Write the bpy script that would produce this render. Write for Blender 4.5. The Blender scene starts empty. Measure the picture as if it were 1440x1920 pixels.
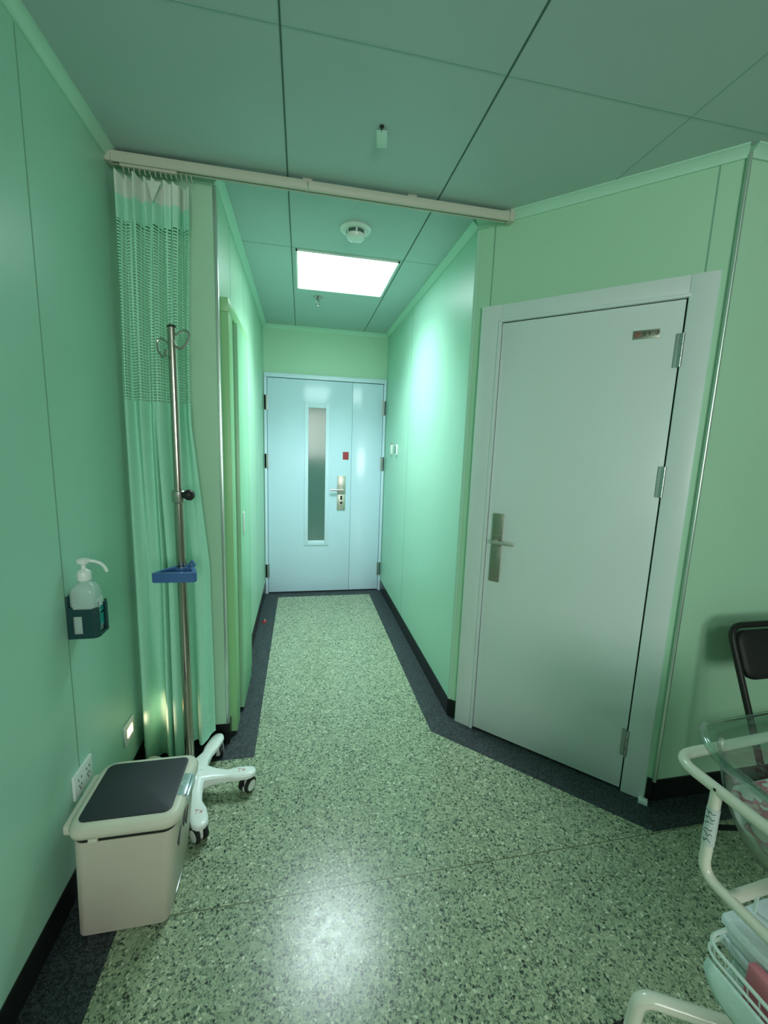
import bpy, bmesh, math, random
from mathutils import Vector, Matrix
random.seed(7)
S = bpy.context.scene
COL = S.collection
# ------------------------------------------------------------------ camera
YAW, PIT, ROL, FPX, CAMH = 0.1982486, -0.1568171, 0.0352655, 783.315, 1.5
cy, sy, cp, sp, cr, sr = math.cos(YAW), math.sin(YAW), math.cos(PIT), math.sin(PIT), math.cos(ROL), math.sin(ROL)
fw = Vector((sy*cp, cy*cp, sp)); rt = Vector((cy, -sy, 0)); up = rt.cross(fw)
r2 = rt*cr + up*sr; u2 = up*cr - rt*sr
cd = bpy.data.cameras.new('camera'); cam = bpy.data.objects.new('camera', cd); COL.objects.link(cam)
M = Matrix((r2, u2, -fw)).transposed().to_4x4(); M.translation = Vector((0, 0, CAMH)); cam.matrix_world = M
cd.sensor_fit = 'HORIZONTAL'; cd.sensor_width = 36; cd.lens = FPX/1440*36; cd.clip_start = .02
S.camera = cam
# ------------------------------------------------------------------ light, exposure
PANEL_STRENGTH = 3.0; PANEL_POWER = 8.6; PANEL_SPREAD = 118; PANEL_COLOR = (.80, .97, 1.0)
WINDOW_POWER = 29.0; WINDOW_COLOR = (1.0, .98, .90)
NIGHT_STRENGTH = 3.0
w = bpy.data.worlds.new('world'); S.world = w; w.use_nodes = True
w.node_tree.nodes['Background'].inputs[0].default_value = (.75, .9, 1, 1)
w.node_tree.nodes['Background'].inputs[1].default_value = .6
S.view_settings.view_transform = 'Standard'; S.view_settings.look = 'None'
S.view_settings.exposure = 1.26; S.view_settings.gamma = 1; S.view_settings.use_curve_mapping = False
S.cycles.max_bounces = 10; S.cycles.transparent_max_bounces = 24
ld = bpy.data.lights.new('window_daylight', 'AREA'); ld.shape = 'RECTANGLE'; ld.size = 1.5; ld.size_y = 1.3
ld.energy = WINDOW_POWER; ld.color = WINDOW_COLOR
lo = bpy.data.objects.new('window_daylight', ld); COL.objects.link(lo)
lo.location = (.55, -2.72, 1.75); lo.rotation_euler = (math.radians(90), 0, 0)   # shines to +y
pl0 = bpy.data.lights.new('ceiling_panel_light', 'AREA'); pl0.shape = 'SQUARE'; pl0.size = .57; pl0.energy = PANEL_POWER; pl0.color = PANEL_COLOR; pl0.spread = math.radians(PANEL_SPREAD)
po = bpy.data.objects.new('ceiling_panel_light', pl0); COL.objects.link(po); po.location = (.261, 2.86, 2.55)
# ------------------------------------------------------------------ materials
def mat(name, c, rough=.5, metal=0.0, var=0.0, scale=8, bump=0.0, bscale=200, spec=.5, emis=None, coat=0.0, trans=0.0):
    m = bpy.data.materials.new(name); m.use_nodes = True; nt = m.node_tree; b = nt.nodes['Principled BSDF']
    b.inputs['Base Color'].default_value = (*c, 1); b.inputs['Roughness'].default_value = rough
    b.inputs['Metallic'].default_value = metal; b.inputs['Specular IOR Level'].default_value = spec
    b.inputs['Coat Weight'].default_value = coat; b.inputs['Transmission Weight'].default_value = trans
    tc = nt.nodes.new('ShaderNodeNewGeometry')
    if var > 0:
        n = nt.nodes.new('ShaderNodeTexNoise'); n.inputs['Scale'].default_value = scale; n.inputs['Detail'].default_value = 4
        nt.links.new(tc.outputs['Position'], n.inputs['Vector'])
        r = nt.nodes.new('ShaderNodeValToRGB')
        r.color_ramp.elements[0].position = .3; r.color_ramp.elements[1].position = .7
        r.color_ramp.elements[0].color = (*[x*(1-var) for x in c], 1); r.color_ramp.elements[1].color = (*[min(1, x*(1+var)) for x in c], 1)
        nt.links.new(n.outputs['Fac'], r.inputs['Fac']); nt.links.new(r.outputs['Color'], b.inputs['Base Color'])
    if bump > 0:
        n2 = nt.nodes.new('ShaderNodeTexNoise'); n2.inputs['Scale'].default_value = bscale
        nt.links.new(tc.outputs['Position'], n2.inputs['Vector'])
        bp = nt.nodes.new('ShaderNodeBump'); bp.inputs['Strength'].default_value = bump; bp.inputs['Distance'].default_value = .002
        nt.links.new(n2.outputs['Fac'], bp.inputs['Height']); nt.links.new(bp.outputs['Normal'], b.inputs['Normal'])
    if emis:
        b.inputs['Emission Color'].default_value = (*emis[0], 1); b.inputs['Emission Strength'].default_value = emis[1]
    return m
WALLC = (.40, .70, .55)
m_wall = mat('mint_wall_panel', WALLC, .36, var=.015, scale=3, bump=.04, bscale=600, spec=.3)
m_wall2 = mat('mint_wall_panel_matt', (.42, .70, .50), .42, var=.015, scale=3, bump=.04, bscale=600)
m_ceil = mat('ceiling_panel', (.44, .575, .545), .5, var=.02, scale=3)
m_cdark = mat('seam_dark', (.07, .15, .12), .7)
m_clight = mat('seam_soft', (.27, .46, .38), .7)
m_seam = mat('wall_seam', (.20, .40, .29), .6)
m_mould = mat('mint_moulding', (.45, .74, .58), .35)
m_alu = mat('aluminium_strip', (.62, .74, .68), .28, metal=.8)
m_black = mat('black_skirting', (.008, .010, .010), .35)
m_door = mat('white_door', (.70, .81, .79), .27, var=.01, scale=3)
m_doorb = mat('white_blue_door', (.66, .83, .98), .16, var=.01, scale=3)
m_frameb = mat('white_blue_frame', (.70, .86, 1.0), .3)
m_frame = mat('white_frame', (.68, .78, .77), .35, var=.01)
m_green = mat('green_door_board', (.30, .62, .30), .38)
m_greenf = mat('green_door_face', (.33, .70, .42), .35)
m_steel = mat('brushed_steel', (.50, .50, .46), .3, metal=1, var=.05, scale=60)
m_hinge = mat('hinge_steel', (.42, .46, .45), .3, metal=1)
m_lock = mat('satin_bronze_nickel', (.40, .40, .33), .38, metal=.9)
m_locks = mat('satin_nickel', (.62, .60, .55), .35, metal=.8)
m_dark = mat('dark_gap', (.006, .008, .008), .6)
m_glassdark = mat('vision_glass', (.10, .19, .17), .12, spec=.5)
m_chrome = mat('chrome_pole', (.46, .43, .38), .2, metal=1)
m_white = mat('white_plastic', (.78, .84, .80), .3)
m_whiteg = mat('offwhite_plastic', (.72, .80, .74), .4)
m_rail = mat('offwhite_rail', (.50, .53, .43), .45)
m_blue = mat('blue_plastic', (.06, .145, .36), .35)
m_bin = mat('cream_plastic', (.60, .56, .47), .45, var=.02, bump=.1, bscale=500)
m_lid = mat('cream_lid', (.66, .64, .53), .4, bump=.06, bscale=500)
m_insert = mat('charcoal_insert', (.022, .026, .034), .5, bump=.15, bscale=900)
m_pad = mat('silver_pad', (.55, .68, .72), .25, metal=.6)
m_holder = mat('dark_teal_holder', (.004, .045, .050), .45)
m_teal = mat('teal_label', (.0, .30, .28), .4)
m_paper = mat('label_paper', (.62, .72, .70), .6)
m_ink = mat('ink', (.02, .03, .05), .6)
m_redink = mat('red_ink', (.55, .05, .06), .6)
m_red = mat('red_sticker', (.42, .04, .05), .5, var=.35, scale=300)
m_rubber = mat('black_rubber', (.012, .013, .013), .5)
m_chair = mat('black_vinyl', (.005, .005, .006), .6, bump=.1)
m_chairf = mat('black_frame', (.004, .004, .004), .5)
m_cot = mat('cream_enamel', (.72, .72, .62), .22, coat=.3)
m_wire = mat('white_wire_coating', (.62, .74, .68), .35)
m_towel = mat('white_towel', (.80, .88, .93), .9, var=.06, scale=120, bump=.6, bscale=700)
m_towel2 = mat('pale_green_cloth', (.55, .72, .66), .9, var=.05, scale=80, bump=.4, bscale=500)
m_pink = mat('pink_cloth', (.62, .20, .24), .85, bump=.4, bscale=600)
m_tape = mat('tape_label', (.55, .62, .60), .5)
m_panel = mat('light_diffuser', (.9, .9, .9), .5, emis=(PANEL_COLOR, PANEL_STRENGTH))
m_night = mat('night_lamp', (.9, .8, .6), .5, emis=((1, .62, .28), NIGHT_STRENGTH))
m_cream = mat('mattress_cream', (.66, .64, .42), .8, bump=.3)
m_out = mat('outer_wall_paint', (.40, .50, .44), .6)
m_sheer = mat('sheer_cloth', (.8, .78, .72), .9)

def clear_mat(name, tint, gloss=.1, rough=.04, ior=1.45):
    m = bpy.data.materials.new(name); m.use_nodes = True; nt = m.node_tree; nt.nodes.clear()
    o = nt.nodes.new('ShaderNodeOutputMaterial'); mix = nt.nodes.new('ShaderNodeMixShader')
    t = nt.nodes.new('ShaderNodeBsdfTransparent'); t.inputs[0].default_value = (*tint, 1)
    g = nt.nodes.new('ShaderNodeBsdfGlossy'); g.inputs['Roughness'].default_value = rough
    lw_ = nt.nodes.new('ShaderNodeLayerWeight'); lw_.inputs[0].default_value = .5
    fr = nt.nodes.new('ShaderNodeMath'); fr.operation = 'POWER'; fr.inputs[1].default_value = 4.0; nt.links.new(lw_.outputs['Facing'], fr.inputs[0])
    ad = nt.nodes.new('ShaderNodeMath'); ad.operation = 'ADD'; ad.inputs[1].default_value = gloss; ad.use_clamp = True
    nt.links.new(fr.outputs[0], ad.inputs[0]); nt.links.new(ad.outputs[0], mix.inputs[0])
    nt.links.new(t.outputs[0], mix.inputs[1]); nt.links.new(g.outputs[0], mix.inputs[2]); nt.links.new(mix.outputs[0], o.inputs[0])
    return m
m_acryl = clear_mat('clear_acrylic', (.86, .93, .91), .10, .08)
m_pane = clear_mat('window_glass', (.97, .99, .99), .02)

def bottle_mat():
    m = bpy.data.materials.new('translucent_bottle'); m.use_nodes = True; nt = m.node_tree
    b = nt.nodes['Principled BSDF']; b.inputs['Base Color'].default_value = (.66, .80, .76, 1); b.inputs['Roughness'].default_value = .18
    t = nt.nodes.new('ShaderNodeBsdfTransparent'); t.inputs[0].default_value = (.8, .95, .9, 1)
    mx = nt.nodes.new('ShaderNodeMixShader'); mx.inputs[0].default_value = .55
    nt.links.new(t.outputs[0], mx.inputs[1]); nt.links.new(b.outputs[0], mx.inputs[2])
    nt.links.new(mx.outputs[0], nt.nodes['Material Output'].inputs[0]); return m
m_bottle = bottle_mat()
m_gel = mat('gel', (.50, .66, .62), .3)

def floor_mat():
    m = bpy.data.materials.new('terrazzo'); m.use_nodes = True; nt = m.node_tree; L = nt.links; b = nt.nodes['Principled BSDF']
    g = nt.nodes.new('ShaderNodeNewGeometry')
    def vor(scale, ch):
        v = nt.nodes.new('ShaderNodeTexVoronoi'); v.inputs['Scale'].default_value = scale; v.inputs['Randomness'].default_value = 1
        L.new(g.outputs['Position'], v.inputs['Vector'])
        sep = nt.nodes.new('ShaderNodeSeparateColor'); L.new(v.outputs['Color'], sep.inputs[0])
        return v, sep
    v, sep = vor(118, 0)
    r = nt.nodes.new('ShaderNodeValToRGB'); r.color_ramp.interpolation = 'CONSTANT'; e = r.color_ramp.elements
    cols = [(0, (.030, .045, .034)), (.07, (.085, .12, .085)), (.19, (.18, .24, .16)), (.40, (.27, .345, .225)), (.66, (.35, .42, .27)), (.87, (.44, .50, .33)), (.96, (.58, .64, .48))]
    e[0].position = 0; e[0].color = (*cols[0][1], 1); e[1].position = cols[1][0]; e[1].color = (*cols[1][1], 1)
    for p, c in cols[2:]:
        q = e.new(p); q.color = (*c, 1)
    L.new(sep.outputs[0], r.inputs[0])
    v2, sep2 = vor(230, 0)
    r2_ = nt.nodes.new('ShaderNodeValToRGB'); r2_.color_ramp.interpolation = 'CONSTANT'; e = r2_.color_ramp.elements
    e[0].color = (.06, .095, .065, 1); e[1].position = .2; e[1].color = (.27, .34, .22, 1); q = e.new(.7); q.color = (.36, .42, .29, 1)
    L.new(sep2.outputs[1], r2_.inputs[0])
    # chips are the cell cores, cement between
    de = nt.nodes.new('ShaderNodeTexVoronoi'); de.feature = 'DISTANCE_TO_EDGE'; de.inputs['Scale'].default_value = 118
    L.new(g.outputs['Position'], de.inputs['Vector'])
    cmp = nt.nodes.new('ShaderNodeMath'); cmp.operation = 'GREATER_THAN'; cmp.inputs[1].default_value = .10; L.new(de.outputs['Distance'], cmp.inputs[0])
    mx = nt.nodes.new('ShaderNodeMix'); mx.data_type = 'RGBA'
    L.new(cmp.outputs[0], mx.inputs[0]); L.new(r2_.outputs[0], mx.inputs[6]); L.new(r.outputs[0], mx.inputs[7])
    # sawn joints
    sx = nt.nodes.new('ShaderNodeSeparateXYZ'); L.new(g.outputs['Position'], sx.inputs[0])
    def near(out, val, wd):
        a = nt.nodes.new('ShaderNodeMath'); a.operation = 'SUBTRACT'; a.inputs[1].default_value = val; L.new(sx.outputs[out], a.inputs[0])
        b_ = nt.nodes.new('ShaderNodeMath'); b_.operation = 'ABSOLUTE'; L.new(a.outputs[0], b_.inputs[0])
        c = nt.nodes.new('ShaderNodeMath'); c.operation = 'LESS_THAN'; c.inputs[1].default_value = wd; L.new(b_.outputs[0], c.inputs[0]); return c.outputs[0]
    js = [near('Y', k, .0016) for k in (-1.53, -.615, .30, 1.213, 2.123, 3.05)] + [near('X', k, .0013) for k in (.692, 1.61, 2.52)]
    cur = js[0]
    for j in js[1:]:
        a = nt.nodes.new('ShaderNodeMath'); a.operation = 'MAXIMUM'; L.new(cur, a.inputs[0]); L.new(j, a.inputs[1]); cur = a.outputs[0]
    mj = nt.nodes.new('ShaderNodeMix'); mj.data_type = 'RGBA'; mj.inputs[7].default_value = (.09, .10, .05, 1)
    L.new(cur, mj.inputs[0]); L.new(mx.outputs[2], mj.inputs[6])
    L.new(mj.outputs[2], b.inputs['Base Color'])
    n = nt.nodes.new('ShaderNodeTexNoise'); n.inputs['Scale'].default_value = 30; n.inputs['Detail'].default_value = 5; L.new(g.outputs['Position'], n.inputs['Vector'])
    mr = nt.nodes.new('ShaderNodeMapRange'); mr.inputs['To Min'].default_value = .17; mr.inputs['To Max'].default_value = .34; L.new(n.outputs['Fac'], mr.inputs[0]); L.new(mr.outputs[0], b.inputs['Roughness'])
    return m
m_floor = floor_mat()

def speckle(name, base, dots, scale, rough):
    m = bpy.data.materials.new(name); m.use_nodes = True; nt = m.node_tree; b = nt.nodes['Principled BSDF']
    g = nt.nodes.new('ShaderNodeNewGeometry'); v = nt.nodes.new('ShaderNodeTexVoronoi'); v.inputs['Scale'].default_value = scale
    nt.links.new(g.outputs['Position'], v.inputs['Vector'])
    s = nt.nodes.new('ShaderNodeSeparateColor'); nt.links.new(v.outputs['Color'], s.inputs[0])
    r = nt.nodes.new('ShaderNodeValToRGB'); e = r.color_ramp.elements; e[0].position = .2; e[0].color = (*base, 1); e[1].position = 1; e[1].color = (*dots, 1)
    nt.links.new(s.outputs[0], r.inputs[0]); nt.links.new(r.outputs[0], b.inputs['Base Color']); b.inputs['Roughness'].default_value = rough
    return m
m_granite = speckle('black_granite', (.004, .007, .009), (.060, .082, .092), 240, .5)

def net_mat():
    m = bpy.data.materials.new('curtain_net'); m.use_nodes = True; nt = m.node_tree; L = nt.links; b = nt.nodes['Principled BSDF']
    b.inputs['Base Color'].default_value = (.44, .90, .68, 1); b.inputs['Roughness'].default_value = .85
    uv = nt.nodes.new('ShaderNodeUVMap'); uv.uv_map = 'UVMap'
    br = nt.nodes.new('ShaderNodeTexBrick'); br.inputs['Scale'].default_value = 1
    br.offset = 0.0; br.inputs['Brick Width'].default_value = .0185; br.inputs['Row Height'].default_value = .0115
    br.inputs['Mortar Size'].default_value = .0026; br.inputs['Mortar Smooth'].default_value = 0
    br.inputs['Color1'].default_value = (0, 0, 0, 1); br.inputs['Color2'].default_value = (0, 0, 0, 1); br.inputs['Mortar'].default_value = (1, 1, 1, 1)
    L.new(uv.outputs[0], br.inputs['Vector'])
    t = nt.nodes.new('ShaderNodeBsdfTransparent'); mx = nt.nodes.new('ShaderNodeMixShader')
    L.new(br.outputs['Fac'], mx.inputs[0]); L.new(t.outputs[0], mx.inputs[1]); L.new(b.outputs[0], mx.inputs[2])
    L.new(mx.outputs[0], nt.nodes['Material Output'].inputs[0]); return m
m_net = net_mat()

def cloth(name, c):
    m = mat(name, c, .85, var=.03, scale=60, bump=.25, bscale=900)
    nt = m.node_tree; b = nt.nodes['Principled BSDF']
    tr = nt.nodes.new('ShaderNodeBsdfTranslucent'); tr.inputs[0].default_value = (*c, 1)
    mx = nt.nodes.new('ShaderNodeMixShader'); mx.inputs[0].default_value = .1
    nt.links.new(b.outputs[0], mx.inputs[1]); nt.links.new(tr.outputs[0], mx.inputs[2]); nt.links.new(mx.outputs[0], nt.nodes['Material Output'].inputs[0])
    return m
m_cloth = cloth('curtain_mint_cloth', (.44, .88, .68))
m_head = cloth('curtain_white_heading', (.74, .86, .76))

def print_mat():
    m = bpy.data.materials.new('printed_blanket'); m.use_nodes = True; nt = m.node_tree; L = nt.links; b = nt.nodes['Principled BSDF']
    g = nt.nodes.new('ShaderNodeNewGeometry'); n = nt.nodes.new('ShaderNodeTexNoise'); n.inputs['Scale'].default_value = 20; n.inputs['Detail'].default_value = 2
    L.new(g.outputs['Position'], n.inputs['Vector'])
    r = nt.nodes.new('ShaderNodeValToRGB'); e = r.color_ramp.elements
    e[0].position = .0; e[0].color = (.62, .68, .60, 1); e[1].position = .49; e[1].color = (.64, .68, .60, 1)
    for p, c in ((.495, (.06, .10, .14)), (.507, (.60, .20, .25)), (.56, (.48, .10, .17)), (.60, (.62, .40, .40)), (.68, (.66, .68, .60))):
        q = e.new(p); q.color = (*c, 1)
    L.new(n.outputs['Fac'], r.inputs[0]); L.new(r.outputs[0], b.inputs['Base Color']); b.inputs['Roughness'].default_value = .85
    return m
m_print = print_mat()

# ------------------------------------------------------------------ mesh helpers
I4 = Matrix.Identity(4)
def bx(bm, x0, x1, y0, y1, z0, z1, T=I4, bev=0, seg=2):
    mm = Matrix.Translation(((x0+x1)/2, (y0+y1)/2, (z0+z1)/2)) @ Matrix.Diagonal((abs(x1-x0), abs(y1-y0), abs(z1-z0), 1))
    t = bmesh.new(); bmesh.ops.create_cube(t, size=1, matrix=mm)
    if bev > 0: bmesh.ops.bevel(t, geom=t.edges[:], offset=bev, segments=seg, profile=.5, affect='EDGES')
    return merge(bm, t, T)
def merge(bm, t, T=I4):
    bmesh.ops.transform(t, matrix=T, verts=t.verts[:])
    if T.determinant() < 0: bmesh.ops.reverse_faces(t, faces=t.faces[:])
    me = bpy.data.meshes.new('t'); t.to_mesh(me); t.free(); bm.from_mesh(me); bpy.data.meshes.remove(me); return bm
def box(*a, **k): return bx(bmesh.new(), *a, **k)
def tube(bm, pts, r, seg=12, closed=False, T=I4, caps=True):
    pts = [Vector(p) for p in pts]; n = len(pts); t = bmesh.new(); rings = []
    rr = r if isinstance(r, (list, tuple)) else [r]*n
    prev = None
    for i, p in enumerate(pts):
        if closed: d = (pts[(i+1) % n]-pts[i-1]).normalized()
        else: d = (pts[min(i+1, n-1)]-pts[max(i-1, 0)]).normalized()
        if prev is None:
            a = Vector((0, 0, 1)) if abs(d.z) < .9 else Vector((1, 0, 0)); nrm = d.cross(a).normalized()
        else:
            nrm = (prev - d*prev.dot(d)).normalized()
        prev = nrm; bn = d.cross(nrm)
        rings.append([t.verts.new(p + (nrm*math.cos(2*math.pi*k/seg) + bn*math.sin(2*math.pi*k/seg))*rr[i]) for k in range(seg)])
    m = n if closed else n-1
    for i in range(m):
        A, B = rings[i], rings[(i+1) % n]
        for k in range(seg):
            f = t.faces.new((A[k], A[(k+1) % seg], B[(k+1) % seg], B[k])); f.smooth = True
    if not closed and caps:
        t.faces.new(rings[0][::-1]); t.faces.new(rings[-1])
    bmesh.ops.recalc_face_normals(t, faces=t.faces[:])
    return merge(bm, t, T)
def fillet(pts, rad, closed=False, k=6):
    pts = [Vector(p) for p in pts]; n = len(pts); out = []
    for i in range(n):
        if not closed and i in (0, n-1): out.append(pts[i]); continue
        a, b, c = pts[i-1], pts[i], pts[(i+1) % n]
        r_ = min(rad, (a-b).length*.49, (c-b).length*.49)
        p0 = b+(a-b).normalized()*r_; p1 = b+(c-b).normalized()*r_
        for j in range(k+1):
            s = j/k; out.append(p0*(1-s)**2 + b*2*s*(1-s) + p1*s*s)
    return out
def lathe(bm, prof, cx=0, cy_=0, z0=0, seg=32, T=I4, sx=1, syy=1):
    t = bmesh.new(); rings = []
    for r, z in prof:
        rings.append([t.verts.new((cx+math.cos(2*math.pi*k/seg)*max(r, 1e-5)*sx, cy_+math.sin(2*math.pi*k/seg)*max(r, 1e-5)*syy, z0+z)) for k in range(seg)])
    for i in range(len(prof)-1):
        for k in range(seg):
            f = t.faces.new((rings[i][k], rings[i][(k+1) % seg], rings[i+1][(k+1) % seg], rings[i+1][k])); f.smooth = True
    t.faces.new(rings[0][::-1]); t.faces.new(rings[-1])
    bmesh.ops.recalc_face_normals(t, faces=t.faces[:])
    return merge(bm, t, T)
def rrect(x0, x1, y0, y1, r, k=6):
    o = []
    for (cx, cy_, a0) in ((x1-r, y1-r, 0), (x0+r, y1-r, 90), (x0+r, y0+r, 180), (x1-r, y0+r, 270)):
        for j in range(k+1):
            a = math.radians(a0+90*j/k); o.append((cx+r*math.cos(a), cy_+r*math.sin(a)))
    return o
def loft(bm, loops, T=I4, cap0=True, cap1=True, smooth=True):
    t = bmesh.new(); R = [[t.verts.new(p) for p in l] for l in loops]; n = len(loops[0])
    for i in range(len(R)-1):
        for k in range(n):
            f = t.faces.new((R[i][k], R[i][(k+1) % n], R[i+1][(k+1) % n], R[i+1][k])); f.smooth = smooth
    if cap0: t.faces.new(R[0][::-1])
    if cap1: t.faces.new(R[-1])
    bmesh.ops.recalc_face_normals(t, faces=t.faces[:])
    return merge(bm, t, T)
def prism(bm, poly, z0, z1, T=I4):
    return loft(bm, [[(x, y, z0) for x, y in poly], [(x, y, z1) for x, y in poly]], T, smooth=False)
def link(name, bm, m, parent=None, loc=None, sharp=40):
    me = bpy.data.meshes.new(name)
    o = bpy.data.objects.new(name, me); COL.objects.link(o)
    org = Vector((0, 0, 0))
    if parent is not None:
        o.parent = parent; org = ROOTLOC[parent.name]
    elif loc is not None:
        org = Vector(loc); o.location = org
    ROOTLOC[o.name] = org
    bmesh.ops.translate(bm, verts=bm.verts[:], vec=-org)
    bm.to_mesh(me); bm.free()
    for f in me.polygons: f.use_smooth = True
    me.set_sharp_from_angle(angle=math.radians(sharp))
    me.materials.append(m)
    return o
ROOTLOC = {}
def root(name, loc, label, cat, group=None, kind=None):
    o = bpy.data.objects.new(name, None); COL.objects.link(o); o.location = loc; o.empty_display_size = .05
    ROOTLOC[o.name] = Vector(loc); return tag(o, label, cat, group, kind)
def tag(o, label, cat, group=None, kind=None):
    o['label'] = label; o['category'] = cat
    if group: o['group'] = group
    if kind: o['kind'] = kind
    return o
def struct(name, bm, m, label, cat, parent=None):
    o = link(name, bm, m, parent)
    return tag(o, label, cat, kind='structure')

# ------------------------------------------------------------------ dimensions
CH = 2.56
XL, XC, XR = -.72, -.35, .82          # left wall, corridor left wall, corridor right wall
YC, YE = 2.0, 4.17                    # column face, corridor end
DS = 2.868                            # x + y on the slanted wall
YB, YR, XF = -2.6, 1.355, 3.3
A = Vector((XR, DS-XR, 0)); B = Vector((DS-YR, YR, 0))       # slanted wall ends
# slanted wall frame: local x runs from A to B, local y points into the room, z up
ex = (B-A).normalized(); ny = Vector((-1, -1, 0)).normalized()
TD = Matrix((ex, ny, Vector((0, 0, 1)))).transposed().to_4x4(); TD.translation = A
LD = (B-A).length

# ------------------------------------------------------------------ structure
b = box(XL-.1, XF+.1, YB-.1, YE+.1, -.08, 0)
struct('floor', b, m_floor, 'speckled green terrazzo floor', 'floor')
b = box(XL-.1, XF+.1, YB-.1, YE+.1, CH, CH+.08)
ceil = struct('ceiling', b, m_ceil, 'pale green panel ceiling', 'ceiling')
def csx(y, x0, x1, wd, m):   # seam across x
    link('panel_seam', box(x0, x1, y-wd, y+wd, CH-.0012, CH+.01), m, ceil)
def csy(x, y0, y1, wd, m):
    link('panel_seam', box(x-wd, x+wd, y0, y1, CH-.0014, CH+.01), m, ceil)
csx(1.29, XL, DS-1.29+.3, .002, m_clight); csx(.03, XL, XF, .002, m_clight); csx(2.55, XC, XR, .0022, m_clight)
csy(-.058, YB, YE, .0026, m_cdark); csy(.575, YB, YE, .0030, m_cdark); csy(1.205, YB, 1.65, .0016, m_clight)

wl = struct('wall_left', box(XL-.1, XL, YB-.1, YC+.02, 0, CH), m_wall, 'mint panelled left wall', 'wall')
for y in (1.403, .18, -1.04): link('panel_seam', box(XL-.005, XL+.0007, y-.0024, y+.0024, .1, CH), m_seam, wl)
# the stub face beside the curtain and the corridor's left wall
wc = struct('wall_column', box(XL-.1, XC, YC, YE+.1, 0, CH), m_wall2, 'mint corridor wall on the left with its stub end', 'wall')
link('corner_strip', box(XC-.012, XC+.003, YC-.003, YC+.018, .105, CH-.02, bev=.002), m_alu, wc)['label'] = 'bright aluminium corner strip'
for y in (2.33, 2.82, 3.46): link('panel_seam', box(XC-.005, XC+.0007, y-.0015, y+.0015, .1, CH), m_seam, wc)
link('corner_strip', tube(bmesh.new(), [(XC+.004, YE-.004, .1), (XC+.004, YE-.004, CH)], .005, 8), m_mould, wc)
we = struct('wall_end', box(XL-.1, XF+.1, YE, YE+.1, 0, CH), m_wall2, 'mint wall above the far white door', 'wall')
# right corridor wall block with the slanted wall
poly = [(XR, YE+.05), (A.x, A.y), (B.x, B.y), (XF+.1, YR), (XF+.1, YE+.05)]
b = bmesh.new(); prism(b, [poly[0], poly[1], (1.6, 2.6), (1.6, YE+.05)], 0, CH)
wr = struct('wall_right', b, m_wall, 'mint corridor wall on the right', 'wall')
for y in (3.23,): link('panel_seam', box(XR-.0007, XR+.005, y-.002, y+.002, .1, CH), m_seam, wr)
link('corner_strip', tube(bmesh.new(), [(XR-.004, YE-.004, .1), (XR-.004, YE-.004, CH)], .005, 8), m_mould, wr)
b = bmesh.new(); prism(b, [(A.x, A.y), (B.x, B.y), (B.x+.5, B.y+.5), (A.x+.3, A.y+.5)], 0, CH)
wd_ = struct('wall_slanted', b, m_wall2, 'mint slanted wall holding the near white door', 'wall')
link('corner_strip', bx(bmesh.new(), -.004, .012, -.01, .004, .105, CH-.02, T=TD, bev=.002), m_mould, wd_)
for s in (.085, LD-.075): link('panel_seam', bx(bmesh.new(), s-.0025, s+.0025, -.004, .0008, .1, CH, T=TD), m_seam, wd_)
b = box(B.x, XF+.1, YR, YR+.1, 0, CH)
wb = struct('wall_right_back', b, m_wall2, 'mint wall at the far right behind the chair', 'wall')
link('corner_strip', tube(bmesh.new(), [(B.x-.002, B.y-.008, .1), (B.x-.002, B.y-.008, CH-.02)], .0075, 10), m_alu, wb)['label'] = 'aluminium strip in the wall corner'
struct('wall_far_right', box(XF, XF+.1, YB-.1, YR+.1, 0, CH), m_out, 'mint wall beyond the right edge', 'wall')
# back wall with window opening
b = bmesh.new(); WX0, WX1, WZ0, WZ1 = -.2, 1.3, 1.10, 2.40
bx(b, XL-.1, WX0, YB-.1, YB, 0, CH); bx(b, WX1, XF+.1, YB-.1, YB, 0, CH); bx(b, WX0, WX1, YB-.1, YB, 0, WZ0); bx(b, WX0, WX1, YB-.1, YB, WZ1, CH)
struct('wall_back', b, m_out, 'mint wall behind the viewer with a window', 'wall')
win = tag(link('window_1', box(WX0, WX1, YB-.06, YB-.054, WZ0, WZ1), m_pane), 'clear window behind the viewer', 'window', kind='structure')
b = bmesh.new()
for x0, x1, z0, z1 in ((WX0, WX0+.05, WZ0, WZ1), (WX1-.05, WX1, WZ0, WZ1), (WX0, WX1, WZ0, WZ0+.05), (WX0, WX1, WZ1-.05, WZ1), (.52, .58, WZ0, WZ1)): bx(b, x0, x1, YB-.08, YB-.03, z0, z1)
link('window_frame', b, m_frame, win)

# dark granite border on the floor
def border(poly): 
    b = bmesh.new(); prism(b, poly, -.002, .0012); return b
W1 = 2.617
bo = root('trim_1', (0, 0, 0), 'dark granite border strip along the walls', 'floor border', kind='structure')
link('border_strip', border([(XL, YB), (XL+.17, YB), (XL+.17, 1.878), (XL, 1.878)]), m_granite, bo)
link('border_strip', border([(XL, 1.878), (-.217, 1.878), (-.217, YE-.14), (XC, YE-.14), (XC, YC), (XL, YC)]), m_granite, bo)
link('border_strip', border([(XC, YE-.14), (XR, YE-.14), (XR, YE), (XC, YE)]), m_granite, bo)
link('border_strip', border([(.685, YE-.14), (.685, W1-.685), (A.x, A.y), (XR, YE-.14)]), m_granite, bo)
link('border_strip', border([(.685, W1-.685), (1.399, 1.218), (B.x, B.y), (A.x, A.y)]), m_granite, bo)
link('border_strip', border([(1.399, 1.218), (XF, 1.218), (XF, YR), (B.x, B.y)]), m_granite, bo)
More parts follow.
